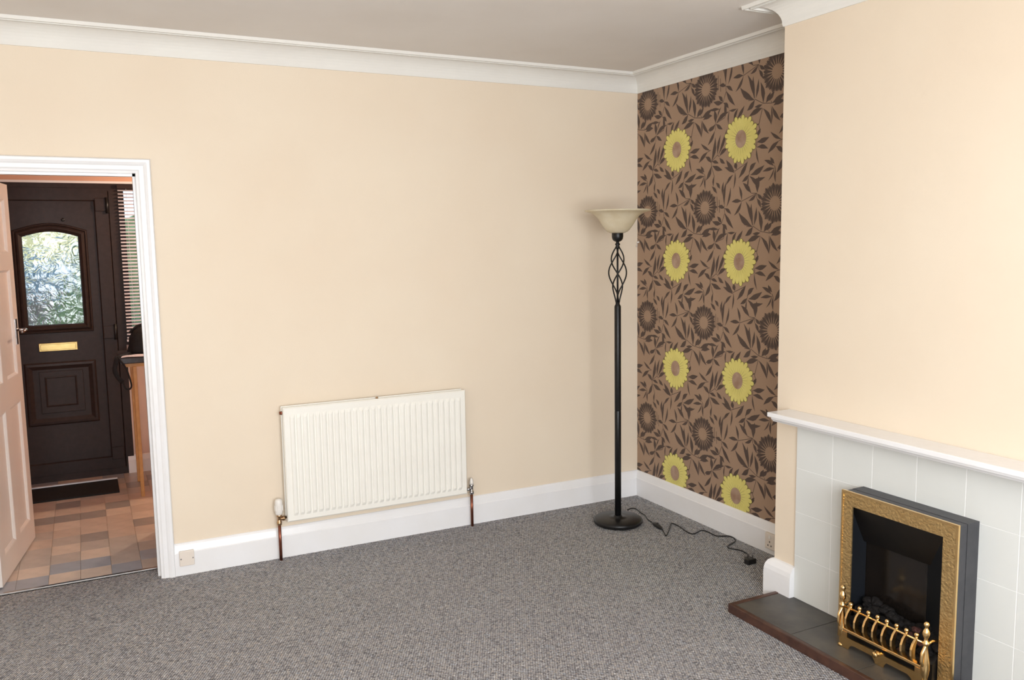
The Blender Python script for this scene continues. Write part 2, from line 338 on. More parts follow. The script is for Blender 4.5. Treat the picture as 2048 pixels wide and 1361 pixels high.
def petal(mb, cy, cz, ang, r0, r1, wd, x, pr=None):
    pr = pr or [(0, .25), (.35, .62), (.7, 1), (.88, .8), (1, .12)]; d = (math.cos(ang), math.sin(ang)); n_ = (-d[1], d[0]); up, dn = [], []
    for s_, a_ in pr:
        r = r0+(r1-r0)*s_; h = wd*a_/2
        up.append((x, cy+d[0]*r+n_[0]*h, cz+d[1]*r+n_[1]*h)); dn.append((x, cy+d[0]*r-n_[0]*h, cz+d[1]*r-n_[1]*h))
    mb.add(up+dn[::-1], [tuple(range(len(up)*2))])
for i in range(0, 4):
    for j in range(0, 4):
        cy, cz = -.108-.5365*i, .521+.6415*j
        for k in range(22):
            a = 2*PI*(k+.5*(j % 2))/22; petal(dp, cy, cz, a, .036, .096+.007*(k % 2), .0182, -.0020)
            petal(dp, cy, cz, a+PI/22, .064, .096, .0052, -.00205)
BL = [(0, .28), (.35, .58), (.7, .92), (.9, .86), (1, .38)]
for i in range(0, 3):
    for j in range(0, 4):
        cy, cz = -.392-.5365*i, .232+.6385*j
        for k in range(26):
            a = 2*PI*k/26; r1 = .114+.011*(k % 2)+.004*math.sin(3*a)
            petal(yo, cy, cz, a, .034, r1+.002, .0360, -.0024-.000004*k, BL)
            petal(yp, cy, cz, a, .036, r1, .0258, -.0028-.000004*k, BL)
        ye.add([(-.0035, cy+.041*math.cos(2*PI*k/32), cz+.046*math.sin(2*PI*k/32)) for k in range(32)], [tuple(range(32))])
clip_print(lp, 'leaf_print', 'print_dark', wp); clip_print(dp, 'dark_flower_print', 'print_dark', wp)
clip_print(yo, 'flower_outline_print', 'print_olive', wp); clip_print(yp, 'yellow_petal_print', 'print_yellow', wp); clip_print(ye, 'flower_eye_print', 'print_eye', wp)

# ------------------------------------------------------------------ radiator
RX0, RX1, RZ0, RZ1, RY = -2.246, -1.228, .203, .806, -.082
rad = empty('radiator', 'white fluted panel radiator with copper pipes beneath', 'radiator', ((RX0+RX1)/2, -.05, 0))
rad_loc = Vector(rad.location)
def rp_(mb, name, m, parent=rad, **k):
    mb.v = [tuple(Vector(v)-rad_loc) for v in mb.v]
    return mb.build(name, m, parent, **k)
xs, amp = [RX0, RX0+.004, RX0+.028], [0, 1, 1]
nfl = 29; pit = (RX1-RX0-.056)/nfl
prof = [(RX0, .006), (RX0+.005, 0), (RX0+.026, 0)]
for i in range(nfl):
    x = RX0+.028+i*pit
    prof += [(x+pit*.10, 0), (x+pit*.26, .006), (x+pit*.38, .0072), (x+pit*.62, .0072), (x+pit*.74, .006), (x+pit*.90, 0)]
prof += [(RX1-.026, 0), (RX1-.005, 0), (RX1, .006)]
rows = [(RZ0, 0, .006), (RZ0+.006, 0, 0), (RZ0+.03, 0, 0), (RZ0+.046, 1, 0), (RZ1-.055, 1, 0), (RZ1-.036, 0, 0), (RZ1-.006, 0, 0), (RZ1, 0, .006)]
vs, fs = [], []; n = len(prof)
for z, a_, back in rows:
    for i, (x, h) in enumerate(prof):
        e = .006 if i in (0, n-1) else 0
        vs.append((x, RY+.0072-(h*a_ if 2 < i < n-3 else 0)+max(back, e), z))
for r in range(len(rows)-1):
    for i in range(n-1): fs.append((r*n+i, r*n+i+1, (r+1)*n+i+1, (r+1)*n+i))
fp = MB().add(vs, fs, False); fp.box(RX0, RX1, RY+.013, RY+.026, RZ0, RZ1)
rp_(fp, 'front_panel', 'radiator_enamel')
rp_(box(RX0-.004, RX1-.01, -.042, -.030, RZ0+.005, RZ1+.004), 'back_panel', 'radiator_enamel', bevel=.003)
g = MB().box(RX0, RX1-.005, RY+.02, -.035, RZ1-.035, RZ1-.02)
rp_(g, 'top_channel', 'radiator_enamel')
rp_(box(RX0, RX1-.005, RY+.02, -.035, RZ0+.02, RZ0+.034), 'bottom_channel', 'radiator_enamel')
for x in (RX0+.2, RX1-.2): rp_(box(x-.02, x+.02, -.034, .0, RZ0+.05, RZ1-.05), 'wall_bracket', 'radiator_enamel')
rp_(MB().lathe([(.009, 0), (.009, .02), (.006, .024)], (RX0-.012, RY+.036, RZ1-.03), 12, 'x'), 'blanking_plug', 'copper')
rp_(MB().lathe([(.007, 0), (.007, .006), (.004, .009)], (-1.742, RY+.02, RZ1+.0), 10), 'air_vent', 'brass_fitting')
# left valve with thermostatic head
vx, vy = -2.285, -.05
rp_(MB().lathe([(.008, -.005), (.008, .20)], (vx, vy, 0), 14), 'supply_pipe', 'copper')
body = rp_(MB().lathe([(.009, .188), (.013, .19), (.013, .206), (.0105, .208), (.0105, .232), (.014, .234), (.014, .246)], (vx, vy, 0), 12)
           .tube([(vx, vy, .218), (RX0-.002, vy, .226)], .0085, 10).lathe([(.013, 0), (.013, .014)], (vx+.016, vy, .222), 6, 'x'), 'valve_body', 'brass_fitting')
hd = rp_(MB().lathe([(.014, .244), (.018, .25), (.0195, .258), (.0200, .306), (.0185, .320), (.014, .327), (.004, .329)], (vx, vy, 0), 20), 'thermostat_head', 'plastic_white')
sl = MB()
for k in range(10):
    a = 2*PI*k/10; sl.box(vx+.0195*math.cos(a)-.002, vx+.0195*math.cos(a)+.002, vy+.0195*math.sin(a)-.002, vy+.0195*math.sin(a)+.002, .268, .296)
rp_(sl, 'grip_rib', 'plastic_white', hd)
# right lockshield valve
vx = -1.192
rp_(MB().lathe([(.008, -.005), (.008, .20)], (vx, vy, 0), 14), 'return_pipe', 'copper')
rp_(MB().lathe([(.0095, .19), (.013, .192), (.013, .208), (.010, .21), (.010, .236), (.013, .238), (.013, .248)], (vx, vy, 0), 12)
    .tube([(vx, vy, .222), (RX1+.002, vy, .222)], .009, 10), 'valve_body', 'chrome')
rp_(MB().lathe([(.0125, .246), (.0115, .262), (.009, .276), (.006, .285), (.001, .287)], (vx, vy, 0), 16), 'valve_cap', 'plastic_white')

# ------------------------------------------------------------------ socket plates on the skirting
def screws(mb_parent, pts, ax):
    for p in pts: MB().lathe([(.0035, 0), (.0035, .0012), (.001, .0016)], p, 10, ax).build('screw', 'chrome', mb_parent)
s1 = tag(MB().box(-2.776, -2.706, -.033, -.02, .050, .127).build('blanking_plate', 'plastic_cream', bevel=.003),
         'blank cream electrical plate on skirting beside the doorway', 'socket plate')
for x in (-2.769, -2.713): MB().lathe([(.0035, 0), (.0035, .0014), (.001, .0018)], (x, -.0345, .0885), 10, 'y').build('screw', 'chrome', s1)
s2 = tag(MB().box(-.036, -.02, -1.335, -1.19, .03, .115).build('power_socket', 'plastic_cream', bevel=.004),
         'cream double power socket on the skirting under the flowered wallpaper', 'socket')
for y in (-1.225, -1.30):
    box(-.039, -.035, y-.007, y+.007, .086, .104).build('rocker_switch', 'plastic_white', s2, bevel=.001)
    for dy, z in ((0, .070), (-.011, .050), (.011, .050)): box(-.0365, -.0355, y+dy-.003, y+dy+.003, z-.004, z+.004).build('pin_hole', 'black_plastic', s2)
hk = MB().lathe([(.004, 0), (.004, .012), (.007, .013), (.007, .015)], (-.014, -.012, 1.62), 10, 'x'); hk.tube([(-.012, -.012, 1.62), (-.012, -.012, 1.595), (-.018, -.012, 1.59), (-.02, -.012, 1.6)], .0025, 6)
tag(hk.build('picture_hook', 'plastic_white'), 'tiny white hook in the corner behind the floor lamp', 'hook')

# ------------------------------------------------------------------ floor lamp
LX, LY = -.433, -.422
lamp = empty('floor_lamp', 'black metal uplighter floor lamp with marbled glass bowl', 'floor lamp', (LX, LY, 0))
MB().lathe([(.0, .0), (.128, .0), (.135, .006), (.142, .014), (.143, .022), (.139, .030), (.130, .035), (.06, .038), (.026, .040), (.024, .046), (.020, .05)], n=48).build('base', 'black_metal', lamp)
MB().lathe([(.0185, .04), (.0185, .66), (.0178, .662), (.0178, .666), (.0185, .668), (.0185, 1.262), (.016, 1.268), (.012, 1.275), (.011, 1.29)], n=20).build('pole', 'black_metal', lamp)
cage = MB().lathe([(.0055, 1.28), (.0055, 1.60)], n=10).build('cage_core', 'black_metal', lamp)
for q in range(4):
    pts = []
    for i in range(33):
        t = i/32; z = 1.285+(1.592-1.285)*t
        rr = .010+.040*(math.sin(PI*t**1.3)**.9 if 0 < t < 1 else 0)
        if t < .3: rr = .010+(rr-.010)*(.55+.45*t/.3)
        a = q*PI/2+t*1.25*PI+.5; pts.append((rr*math.cos(a), rr*math.sin(a), z))
    MB().tube(pts, .0040, 8).build('cage_rod', 'black_metal', lamp)
MB().lathe([(.010, 1.586), (.013, 1.592), (.013, 1.598), (.009, 1.602), (.014, 1.608), (.014, 1.613), (.009, 1.618), (.009, 1.624), (.020, 1.628), (.029, 1.638), (.032, 1.652), (.032, 1.684), (.030, 1.686)], n=28).build('cup', 'black_metal', lamp)
op = [(.0, 1.672), (.040, 1.673), (.056, 1.680), (.070, 1.694), (.086, 1.716), (.103, 1.744), (.122, 1.768), (.146, 1.784), (.168, 1.790), (.180, 1.793), (.183, 1.797), (.181, 1.801)]
ip = [(.178, 1.800), (.164, 1.795), (.144, 1.789), (.120, 1.773), (.100, 1.749), (.082, 1.720), (.066, 1.698), (.050, 1.686), (.0, 1.684)]
MB().lathe(op+ip, n=56).build('glass_bowl', 'alabaster_glass', lamp)
z4 = lambda x, y, h: hit(1140+x/4.862, 900+y/4.862, 2, h)
def rel(p): return Vector(p)-Vector((LX, LY, 0))
def smooth_path(pts, n=5):
    P = [pts[0]]+list(pts)+[pts[-1]]; out = []
    for i in range(1, len(P)-2):
        for k in range(n):
            t = k/n; a, b_, c_, d_ = P[i-1], P[i], P[i+1], P[i+2]
            out.append(.5*((2*b_)+(c_-a)*t+(2*a-5*b_+4*c_-d_)*t*t+(3*b_-a-3*c_+d_)*t**3))
    return out+[P[-2]]
c1 = [(560, 585), (600, 570), (645, 578), (690, 615), (730, 640), (752, 675), (775, 692), (806, 712)]
c2 = [(893, 770), (915, 810), (933, 840), (955, 805), (972, 755), (988, 718), (1050, 740), (1130, 795), (1190, 820), (1235, 806), (1280, 785), (1340, 800), (1430, 840), (1540, 840), (1600, 865), (1605, 893), (1545, 930), (1535, 948), (1560, 962), (1640, 975), (1710, 1005), (1745, 1040)]
MB().tube(smooth_path([rel(z4(*p, .004)) for p in c1]), .0034, 8).tube(smooth_path([rel(z4(*p, .004)) for p in c2]), .0034, 8).build('power_cord', 'black_plastic', lamp)
a_, b_ = rel(z4(803, 712, .01)), rel(z4(897, 772, .01)); sw = []
for i in range(9): t = i/8; sw.append(a_+(b_-a_)*t)
swo = MB().tube(sw, [.004, .009, .012, .013, .0135, .013, .012, .009, .004], 12, ry=None).build('foot_switch', 'black_plastic', lamp)
mid = (a_+b_)/2; MB().lathe([(.007, .0), (.007, .009), (.003, .011)], (mid.x, mid.y, .018), 12).build('switch_button', 'black_plastic', swo)
pc = rel(z4(1745, 1082, .012)); pl = MB().prism([(-.026, -.022), (.026, -.022), (.027, .006), (.012, .026), (-.012, .026), (-.027, .006)], lambda u_, v_, h: (pc.x+u_, pc.y+v_, h), .0, .026).build('plug', 'black_plastic', lamp, bevel=.003)
for u_, v_ in ((-.011, -.010), (.011, -.010), (0, .012)): box(pc.x+u_-.003, pc.x+u_+.003, pc.y+v_-.002, pc.y+v_+.002, .024, .044).build('plug_pin', 'chrome', pl)

# ------------------------------------------------------------------ fireplace
FX = -D                                # face of the breast
sur = empty('tiled_surround', 'panel of pale square glazed tiles on the chimney breast behind the fire', 'fireplace surround', (FX, -2.34, .04))
def at(mb, o, name, m, **k):
    l_ = Vector(o.location); mb.v = [tuple(Vector(v)-l_) for v in mb.v]; return mb.build(name, m, o, **k)
TY0, TP, TH = -1.738, .1995, .1965
at(box(FX-.0078, FX, TY0, TY0-6*TP, .04, .842), sur, 'grout_bed', 'grout')
for i in range(6):
    for j in range(5):
        z0 = .04+TH*j; z1 = min(z0+TH, .842)
        if z1-z0 < .02: continue
        at(box(FX-.0085, FX-.001, TY0-TP*i-.0013, TY0-TP*(i+1)+.0013, z0+.0007, z1-.0007), sur, 'tile', 'glazed_tile', bevel=.0008)
mt = empty('mantel_shelf', 'white painted stepped mantel shelf over the pale tiles', 'mantel shelf', (FX, -2.34, .84))
MY0, MY1 = -1.683, -2.998
at(box(FX-.132, FX, MY0, MY1, .861, .881), mt, 'top_board', 'gloss_white', bevel=.003)
at(MB().prism([(FX-.120, .861), (FX-.119, .852), (FX-.112, .846), (FX-.108, .8405), (FX, .8405), (FX, .861)], lambda a, b_, h: (a, h, b_), MY0-.012, MY1+.012), mt, 'lower_moulding', 'gloss_white')
# hearth
HX, HY0, HY1, HZ = -.682, -1.652, -3.03, .040
he = empty('hearth', 'low slate tiled hearth edged with dark wood', 'hearth', (-.53, -2.34, 0))
at(box(HX+.02, FX, HY0-.02, HY1+.02, 0, HZ-.006), he, 'slab', 'hearth_grout')
for y0, y1 in ((HY0-.024, -1.998), (-2.001, -2.328), (-2.331, -2.658), (-2.661, HY1+.024)):
    at(box(HX+.024, FX-.0, y0, y1, .01, HZ-.001), he, 'slate_tile', 'slate_tile', bevel=.001)
at(box(HX, HX+.021, HY0, HY1, 0, HZ+.001), he, 'front_edging', 'dark_wood', bevel=.003)
at(box(HX+.021, FX-.0, HY0, HY0-.021, 0, HZ+.001), he, 'end_edging', 'dark_wood', bevel=.003)
at(box(HX+.021, FX-.0, HY1, HY1+.021, 0, HZ+.001), he, 'end_edging', 'dark_wood', bevel=.003)
# electric fire
FY0, FY1, FZ0, FZ1, FF = -2.098, -2.592, HZ-.001, .637, FX-.0085-.115
IY0, IY1, IZ1 = -2.146, -2.538, .584
fire = empty('electric_fire', 'electric inset fire with hammered brass frame and coal effect', 'electric fire', ((FF+FX)/2, -2.345, HZ))
def pic(path_y0, y1, z0, z1): return [(path_y0, z0), (path_y0, z1), (y1, z1), (y1, z0)]
xm = FF+.052
YZ = lambda a, b_, h: (h, a, b_)
def case(x0, x1, gap):
    mb = MB(); g_ = gap
    mb.box(x0, x1, FY0-g_, FY0-.022, FZ0, FZ1-g_).box(x0, x1, FY1+g_, FY1+.022, FZ0, FZ1-g_).box(x0, x1, FY0-.022, FY1+.022, FZ1-.03, FZ1-g_); return mb
at(case(FF+.006, xm-.0008, .001), fire, 'front_casing', 'charcoal_case')
at(case(xm+.0008, FX-.0082, 0), fire, 'rear_casing', 'charcoal_case')
fr = MB().prism([(FY0, FZ0), (FY0, FZ1), (FY1, FZ1), (FY1, FZ0), (IY1, FZ0), (IY1, IZ1), (IY0, IZ1), (IY0, FZ0)], YZ, FF, FF+.006)
at(fr, fire, 'brass_frame', 'hammered_brass')
at(MB().sweep([(FY0+.0005, FZ0), (FY0+.0005, FZ1+.0005), (FY1-.0005, FZ1+.0005), (FY1-.0005, FZ0)], [(-.004, FF-.002), (.004, FF-.002), (.004, FF+.007), (-.004, FF+.007)], YZ), fire, 'frame_lip', 'polished_brass')
xb = FX-.013
at(box(xb-.003, xb, FY0-.022, FY1+.022, FZ0, FZ1-.03), fire, 'back_screen', 'fire_screen')
at(MB().prism([(FF+.008, IZ1+.012), (FF+.008, IZ1+.004), (xb-.02, .425), (xb-.004, .425), (xb-.004, IZ1+.012)], lambda a, b_, h: (a, h, b_), FY0-.023, FY1+.023), fire, 'hood', 'fire_black')
at(MB().prism([(FF+.007, IY1-.002), (xb-.005, -2.405), (xb-.005, IY1-.03), (FF+.007, IY1-.03)], XY, HZ, IZ1), fire, 'side_panel', 'fire_side')
at(box(FF+.007, xb-.005, FY0-.0225, FY0-.03, HZ, IZ1), fire, 'side_panel', 'fire_side')
at(MB().prism([(FF-.02, .04), (FF-.02, .115), (FF+.03, .15), (xb-.005, .17), (xb-.005, .04)], lambda a, b_, h: (a, h, b_), IY0-.006, IY1+.006), fire, 'coal_tray', 'fire_black')
rnd = random.Random(3)
def lump(c, r, sd):
    bm = bmesh.new(); bmesh.ops.create_icosphere(bm, subdivisions=2, radius=1); q = random.Random(sd)
    ax = [Vector((q.uniform(-1, 1), q.uniform(-1, 1), q.uniform(-1, 1))).normalized() for _ in range(7)]; cut = [q.uniform(.55, .85) for _ in ax]
    vs = []
    for v in bm.verts:
        p = v.co.copy()
        for a_, k_ in zip(ax, cut):
            d_ = p.dot(a_)
            if d_ > k_: p -= a_*(d_-k_)
        vs.append((c[0]+p.x*r*1.0, c[1]+p.y*r*1.25, c[2]+p.z*r*.9))
    fs = [tuple(v.index for v in f.verts) for f in bm.faces]; bm.free(); return MB().add(vs, fs)
k = 0
for row in range(5):
    for i in range(14):
        y = IY0-.022-(IY0-IY1-.044)*(i+.5*(row % 2))/13.5+rnd.uniform(-.006, .006)
        x = FF-.006+row*.021+rnd.uniform(-.004, .004); z = .128+row*.021-.0016*row*row+rnd.uniform(-.006, .008)+.012*math.sin(i*.55+.6)
        at(lump((x, y, z), rnd.uniform(.015, .021), 100+k), fire, 'coal', 'ember_coal' if k in (9, 22, 25, 37, 51) else 'coal'); k += 1
# brass fret
GX, GC = FF-.056, -2.346
fret = empty('fire_fret', 'polished brass fire fret with ball topped curved bars', 'fire fret', (GX, GC, HZ))
for s_ in (-1, 1):
    y = GC+s_*.184
    po = at(MB().lathe([(.014, .04), (.015, .046), (.010, .052), (.009, .075), (.013, .088), (.016, .11), (.015, .135), (.011, .160), (.008, .178), (.007, .195), (.012, .202), (.012, .208), (.007, .212),
                        (.006, .222), (.011, .232), (.013, .242), (.010, .252), (.006, .258), (.005, .264), (.009, .269), (.010, .275), (.007, .281), (.001, .285)], (GX, y, 0), 18), fret, 'post', 'polished_brass')
    at(MB().tube([(GX+.0555, y, .20), (GX+.03, y, .206), (GX, y, .198), (GX-.018, y, .17), (GX-.02, y, .14), (GX-.008, y, .118), (GX, y, .112)], .006, 8), fret, 'end_bar', 'polished_brass')
for i in range(8):
    y = GC+.145-i*.0414
    ctr = [(.004, .207), (-.003, .199), (-.012, .186), (-.018, .168), (-.018, .148), (-.011, .130), (.002, .117)]
    wid = [.0045, .006, .0085, .0105, .0105, .0085, .006]; ol, il = [], []
    for q in range(7):
        t0, t1 = ctr[max(q-1, 0)], ctr[min(q+1, 6)]; dx, dz = t1[0]-t0[0], t1[1]-t0[1]; ln = math.hypot(dx, dz)
        ol.append((ctr[q][0]+dz/ln*wid[q], ctr[q][1]-dx/ln*wid[q])); il.append((ctr[q][0]-dz/ln*wid[q], ctr[q][1]+dx/ln*wid[q]))
    br = at(MB().prism(ol+il[::-1], lambda a, b_, h: (GX+a, h, b_), y-.0042, y+.0042), fret, 'bar', 'polished_brass', bevel=.001)
    ball = MB().lathe([(.004, .204), (.0045, .208), (.0035, .211)]+[(.0085*math.cos(t), .219+.0085*math.sin(t)) for t in [PI*(-.42+.92*q/8) for q in range(9)]], (GX+.002, y, 0), 14)
    l_ = Vector(fret.location); ball.v = [tuple(Vector(v)-l_) for v in ball.v]; ball.build('ball_finial', 'polished_brass', br)
at(MB().tube([(GX+.004, GC+.184, .200), (GX+.004, GC-.184, .200)], .0045, 8), fret, 'top_rail', 'polished_brass')
at(box(GX-.010, GX+.012, GC-.192, GC+.192, .106, .119), fret, 'lower_rail', 'polished_brass', bevel=.003)
half = [(.018, .04), (.022, .052), (.032, .064), (.122, .064), (.136, .056), (.144, .04), (.194, .04), (.186, .066), (.180, .09), (.178, .107), (.150, .107), (.150, .086), (.024, .086), (.018, .094)]
poly = half+[(-a, b_) for a, b_ in half[::-1]]
at(MB().prism(poly, lambda a, b_, h: (h, GC+a, b_), GX-.010, GX-.004), fret, 'fret_plate', 'polished_brass')
at(MB().lathe([(.011, 0), (.011, .004), (.006, .008), (.006, .014), (.010, .018), (.010, .026), (.004, .030)], (GX-.038, GC, .088), 16, 'x'), fret, 'knob', 'polished_brass')
for s_ in (-1, 1): at(MB().tube([(GX-.005, GC+s_*.184, .05), (GX+.05, GC+s_*.184, .05)], .005, 8), fret, 'stay', 'polished_brass')

# ------------------------------------------------------------------ hall shell
HZT = 2.45
fh = struct(box(HX0, HX1, WT, HY+.2, -.06, -.004).build('floor_hall', 'vinyl_joint'), 'hall floor of small mixed tan and grey vinyl tiles', 'floor')
struct(box(HX0-.1, HX1+.1, WT, HY+.2, HZT, HZT+.1).build('ceiling_hall', 'ceiling_paint'), 'plain hall ceiling beyond the doorway', 'ceiling')
struct(box(HX0-.1, HX0, WT, HY+.2, -.06, HZT).build('wall_hall_left', 'salmon_paint'), 'salmon hall wall on the hinge side of the doorway', 'wall')
struct(box(HX1, HX1+.1, WT, HY+.2, -.06, HZT).build('wall_hall_right', 'salmon_paint'), 'salmon wall at the far end of the hall', 'wall')
struct(box(-2.745, -2.645, WT, .875, -.004, HZT).build('wall_hall_stub', 'salmon_paint'), 'short salmon partition just inside the hall doorway', 'wall')
FD0, FD1, FDT = -3.735, -2.862, 2.088       # front door frame
SW1, SWB = -2.42, .955                      # sidelight
hb = MB().box(HX0, FD0, HY, HY+.2, -.06, HZT).box(FD0, SW1, HY, HY+.2, FDT, HZT).box(SW1, HX1, HY, HY+.2, -.06, HZT).build('wall_hall_back', 'salmon_paint')
struct(hb, 'salmon hall wall around the brown front door', 'wall')
dw = box(FD1, SW1, HY, HY+.2, -.06, SWB).build('wall_hall_under_window', 'pale_pink_paint'); struct(dw, 'pale pink wall below the blind beside the front door', 'wall')
struct(MB().sweep([(FD1-.04, HY), (HX1, HY)], sk(.022, .13), XY).build('baseboard_hall', 'gloss_white'), 'white skirting beside the front door behind the wooden leg', 'skirting')
struct(box(FD0-.1, SW1+.1, HY-.012, HY, FDT, FDT+.016).build('trim_13', 'gloss_white'), 'thin white strip above the front door and blind', 'trim')
cols = {0: 'BTGTDTTGDTLTG', 1: 'BLGGTGTDLTTGD', 2: 'LBGLGTLDTDLTG', 3: 'LBLGDTTDTTGTG', 4: 'BGGGTTTLDLGTG', 5: 'GBGLTDLTLTGDG', 6: 'GDGTLTGDTLTGD', -1: 'TGLTGBTGTDLGT'}
tmesh = {}
for ci, seq in cols.items():
    for ri in range(-1, 14):
        x0 = -3.645+.1415*ci; y0 = .165+.1515*ri
        if y0+.15 < WT or y0 > HY: continue
        c_ = seq[ri % 13]
        if ri == -1:
            MB().box(.0008, .1407, .1515-(.165-WT)+.001, .1507, -.006, 0).build('tile', 'vinyl_'+c_, fh).location = (x0, y0, 0); continue
        if c_ not in tmesh:
            o = box(.0008, .1407, .0008, .1507, -.006, 0).build('tile', 'vinyl_'+c_, fh); tmesh[c_] = o
        else:
            o = tmesh[c_].copy(); C.objects.link(o)
        o.location = (x0, y0, 0)

# ------------------------------------------------------------------ panelled living room door, swung into the hall
LW, LT = .762, .04
d1 = empty('door_1', 'white six panel door standing open into the hall', 'door', (-3.557, .225, .008), math.atan2(.755, .108), 'structure')
cols_ = [(.092, .335), (.428, .672)]; rws = [(.125, .808), (.948, 1.524), (1.608, 1.896)]
mb = MB(); Z1 = 1.976
for x0, x1 in ((0, .092), (.335, .428), (.672, LW)): mb.box(x0, x1, 0, LT, 0, Z1)
for z0, z1 in ((0, .125), (.808, .948), (1.524, 1.608), (1.896, Z1)):
    for x0, x1 in cols_: mb.box(x0, x1, 0, LT, z0, z1)
mb.build('door_frame', 'leaf_white', d1)
for x0, x1 in cols_:
    for z0, z1 in rws:
        pn = box(x0, x1, .011, LT-.011, z0, z1).build('panel', 'leaf_white', d1)
        q = MB().sweep([(x0, z0), (x0, z1), (x1, z1), (x1, z0)], [(0, .0005), (.006, .001), (.018, .0095), (.018, .0115), (0, .0115)], lambda a, b_, h: (a, h, b_), closed=True)
        q.build('moulding', 'leaf_white', pn)
hp = box(.685, .725, -.004, 0, 1.11, 1.25).build('handle_plate', 'chrome', d1, bevel=.001)
MB().lathe([(.008, -.05), (.008, 0)], (.705, 0, 1.19), 12, 'y').tube([(.705, -.05, 1.19), (.68, -.052, 1.19), (.60, -.05, 1.186)], .007, 8).build('lever', 'chrome', hp)
hp2 = box(.685, .725, LT, LT+.004, 1.11, 1.25).build('handle_plate', 'chrome', d1, bevel=.001)
MB().lathe([(.008, 0), (.008, .05)], (.705, LT, 1.19), 12, 'y').tube([(.705, LT+.05, 1.19), (.68, LT+.052, 1.19), (.60, LT+.05, 1.19)], .007, 8).build('lever', 'chrome', hp2)
for z in (.2, 1.0, 1.75): MB().lathe([(.006, 0), (.006, .09)], (-.004, LT*.5, z), 10).build('hinge', 'chrome', d1)

# ------------------------------------------------------------------ front door
d2 = empty('door_2', 'dark brown front door with arched obscured glass and brass letterbox', 'door', ((FD0+FD1)/2, HY, 0), 0, 'structure')
XZ = lambda a, b_, h: (a, h, b_)
def ring(x0, x1, z0, z1, prof): return MB().sweep([(x0, z0), (x0, z1), (x1, z1), (x1, z0)], prof, XZ, closed=True)
y_ = HY
at(ring(FD0, FD1, 0.0, FDT, [(0, y_-.01), (.052, y_-.01), (.060, y_+.0), (.062, y_+.06), (0, y_+.06)]), d2, 'frame', 'brown_upvc')
SX0, SX1, SZ0, SZ1 = FD0+.056, FD1-.056, .045, FDT-.03
at(ring(SX0, SX1, SZ0, SZ1, [(0, y_-.004), (.004, y_-.014), (.086, y_-.014), (.092, y_-.008), (.096, y_+.02), (0, y_+.02)]), d2, 'sash', 'brown_upvc')
PX0, PX1, PZ0, PZ1 = SX0+.09, SX1-.09, SZ0+.09, SZ1-.09
GX0, GX1, GZ0, GZ1 = -3.468, -3.124, 1.112, 1.722
def arch(x0, x1, z0, z1, rise, n=12):
    P = [(x0, z0), (x0, z1)]
    for i in range(1, n): t = i/n; P.append((x0+(x1-x0)*t, z1+rise*math.sin(PI*t)))
    return P+[(x1, z1), (x1, z0)]
# insert panel with the arched opening cut out
ar = arch(GX0, GX1, GZ0, GZ1, .035)
pm = MB(); pm.box(PX0, GX0, y_, y_+.02, PZ0, PZ1).box(GX1, PX1, y_, y_+.02, PZ0, PZ1).box(GX0, GX1, y_, y_+.02, PZ0, GZ0)
top = ar[1:-1]
for (xa, za), (xb_, zb) in zip(top[:-1], top[1:]):
    pm.add([(xa, y_, za), (xb_, y_, zb), (xb_, y_, PZ1), (xa, y_, PZ1), (xa, y_+.02, za), (xb_, y_+.02, zb), (xb_, y_+.02, PZ1), (xa, y_+.02, PZ1)],
           [(0, 1, 2, 3), (7, 6, 5, 4), (0, 4, 5, 1), (2, 6, 7, 3)])
at(pm, d2, 'insert_panel', 'brown_upvc')
gl = at(MB().prism(arch(GX0-.002, GX1+.002, GZ0-.002, GZ1, .035), XZ, y_+.008, y_+.014), d2, 'obscured_pane', 'rippled_glass')
gl['label'] = 'rippled obscured glass pane with shallow arched top'
mo = arch(GX0, GX1, GZ0, GZ1, .035)
at(MB().sweep(mo, [(-.058, y_), (-.054, y_-.010), (-.046, y_-.012), (-.040, y_-.006), (-.030, y_-.014), (-.020, y_-.016), (-.004, y_-.006), (.002, y_+.004), (.002, y_+.008), (-.058, y_+.004)], XZ, closed=True), d2, 'glass_moulding', 'brown_upvc')
def mring(x0, x1, z0, z1, w_): return ring(x0, x1, z0, z1, [(0, y_), (w_*.2, y_-.010), (w_*.5, y_-.012), (w_*.75, y_-.006), (w_, y_), (w_, y_+.003), (0, y_+.003)])
at(mring(-3.516, -3.068, .405, .850, .05), d2, 'lower_moulding', 'brown_upvc')
at(MB().prism([(-3.428, .492), (-3.428, .786), (-3.154, .786), (-3.154, .492)], XZ, y_-.008, y_), d2, 'raised_panel', 'brown_upvc', bevel=.003)
at(mring(-3.400, -3.192, .532, .754, .024), d2, 'inner_moulding', 'brown_upvc')
lb = at(box(-3.416, -3.176, y_-.010, y_, .928, .986), d2, 'letterbox_flap', 'letterbox_brass', bevel=.003); lb['label'] = 'brass letterbox flap'
at(box(-3.405, -3.187, y_-.013, y_-.009, .937, .977), d2, 'letterbox_face', 'letterbox_brass', bevel=.002)
at(MB().lathe([(.010, -.006), (.012, -.004), (.012, 0)], (-3.209, y_, 1.836), 14, 'y'), d2, 'spy_hole', 'fire_black')
for z in (1.94, 1.04, .16):
    hg = at(box(-3.005, -2.925, y_-.024, y_-.012, z-.045, z+.045), d2, 'hinge', 'brown_upvc', bevel=.003)
at(MB().lathe([(.011, 0), (.011, .11)], (-2.928, y_-.026, 1.88), 12), d2, 'hinge_pin', 'black_plastic')
at(MB().lathe([(.011, 0), (.011, .11)], (-2.928, y_-.026, .985), 12), d2, 'hinge_pin', 'black_plastic')

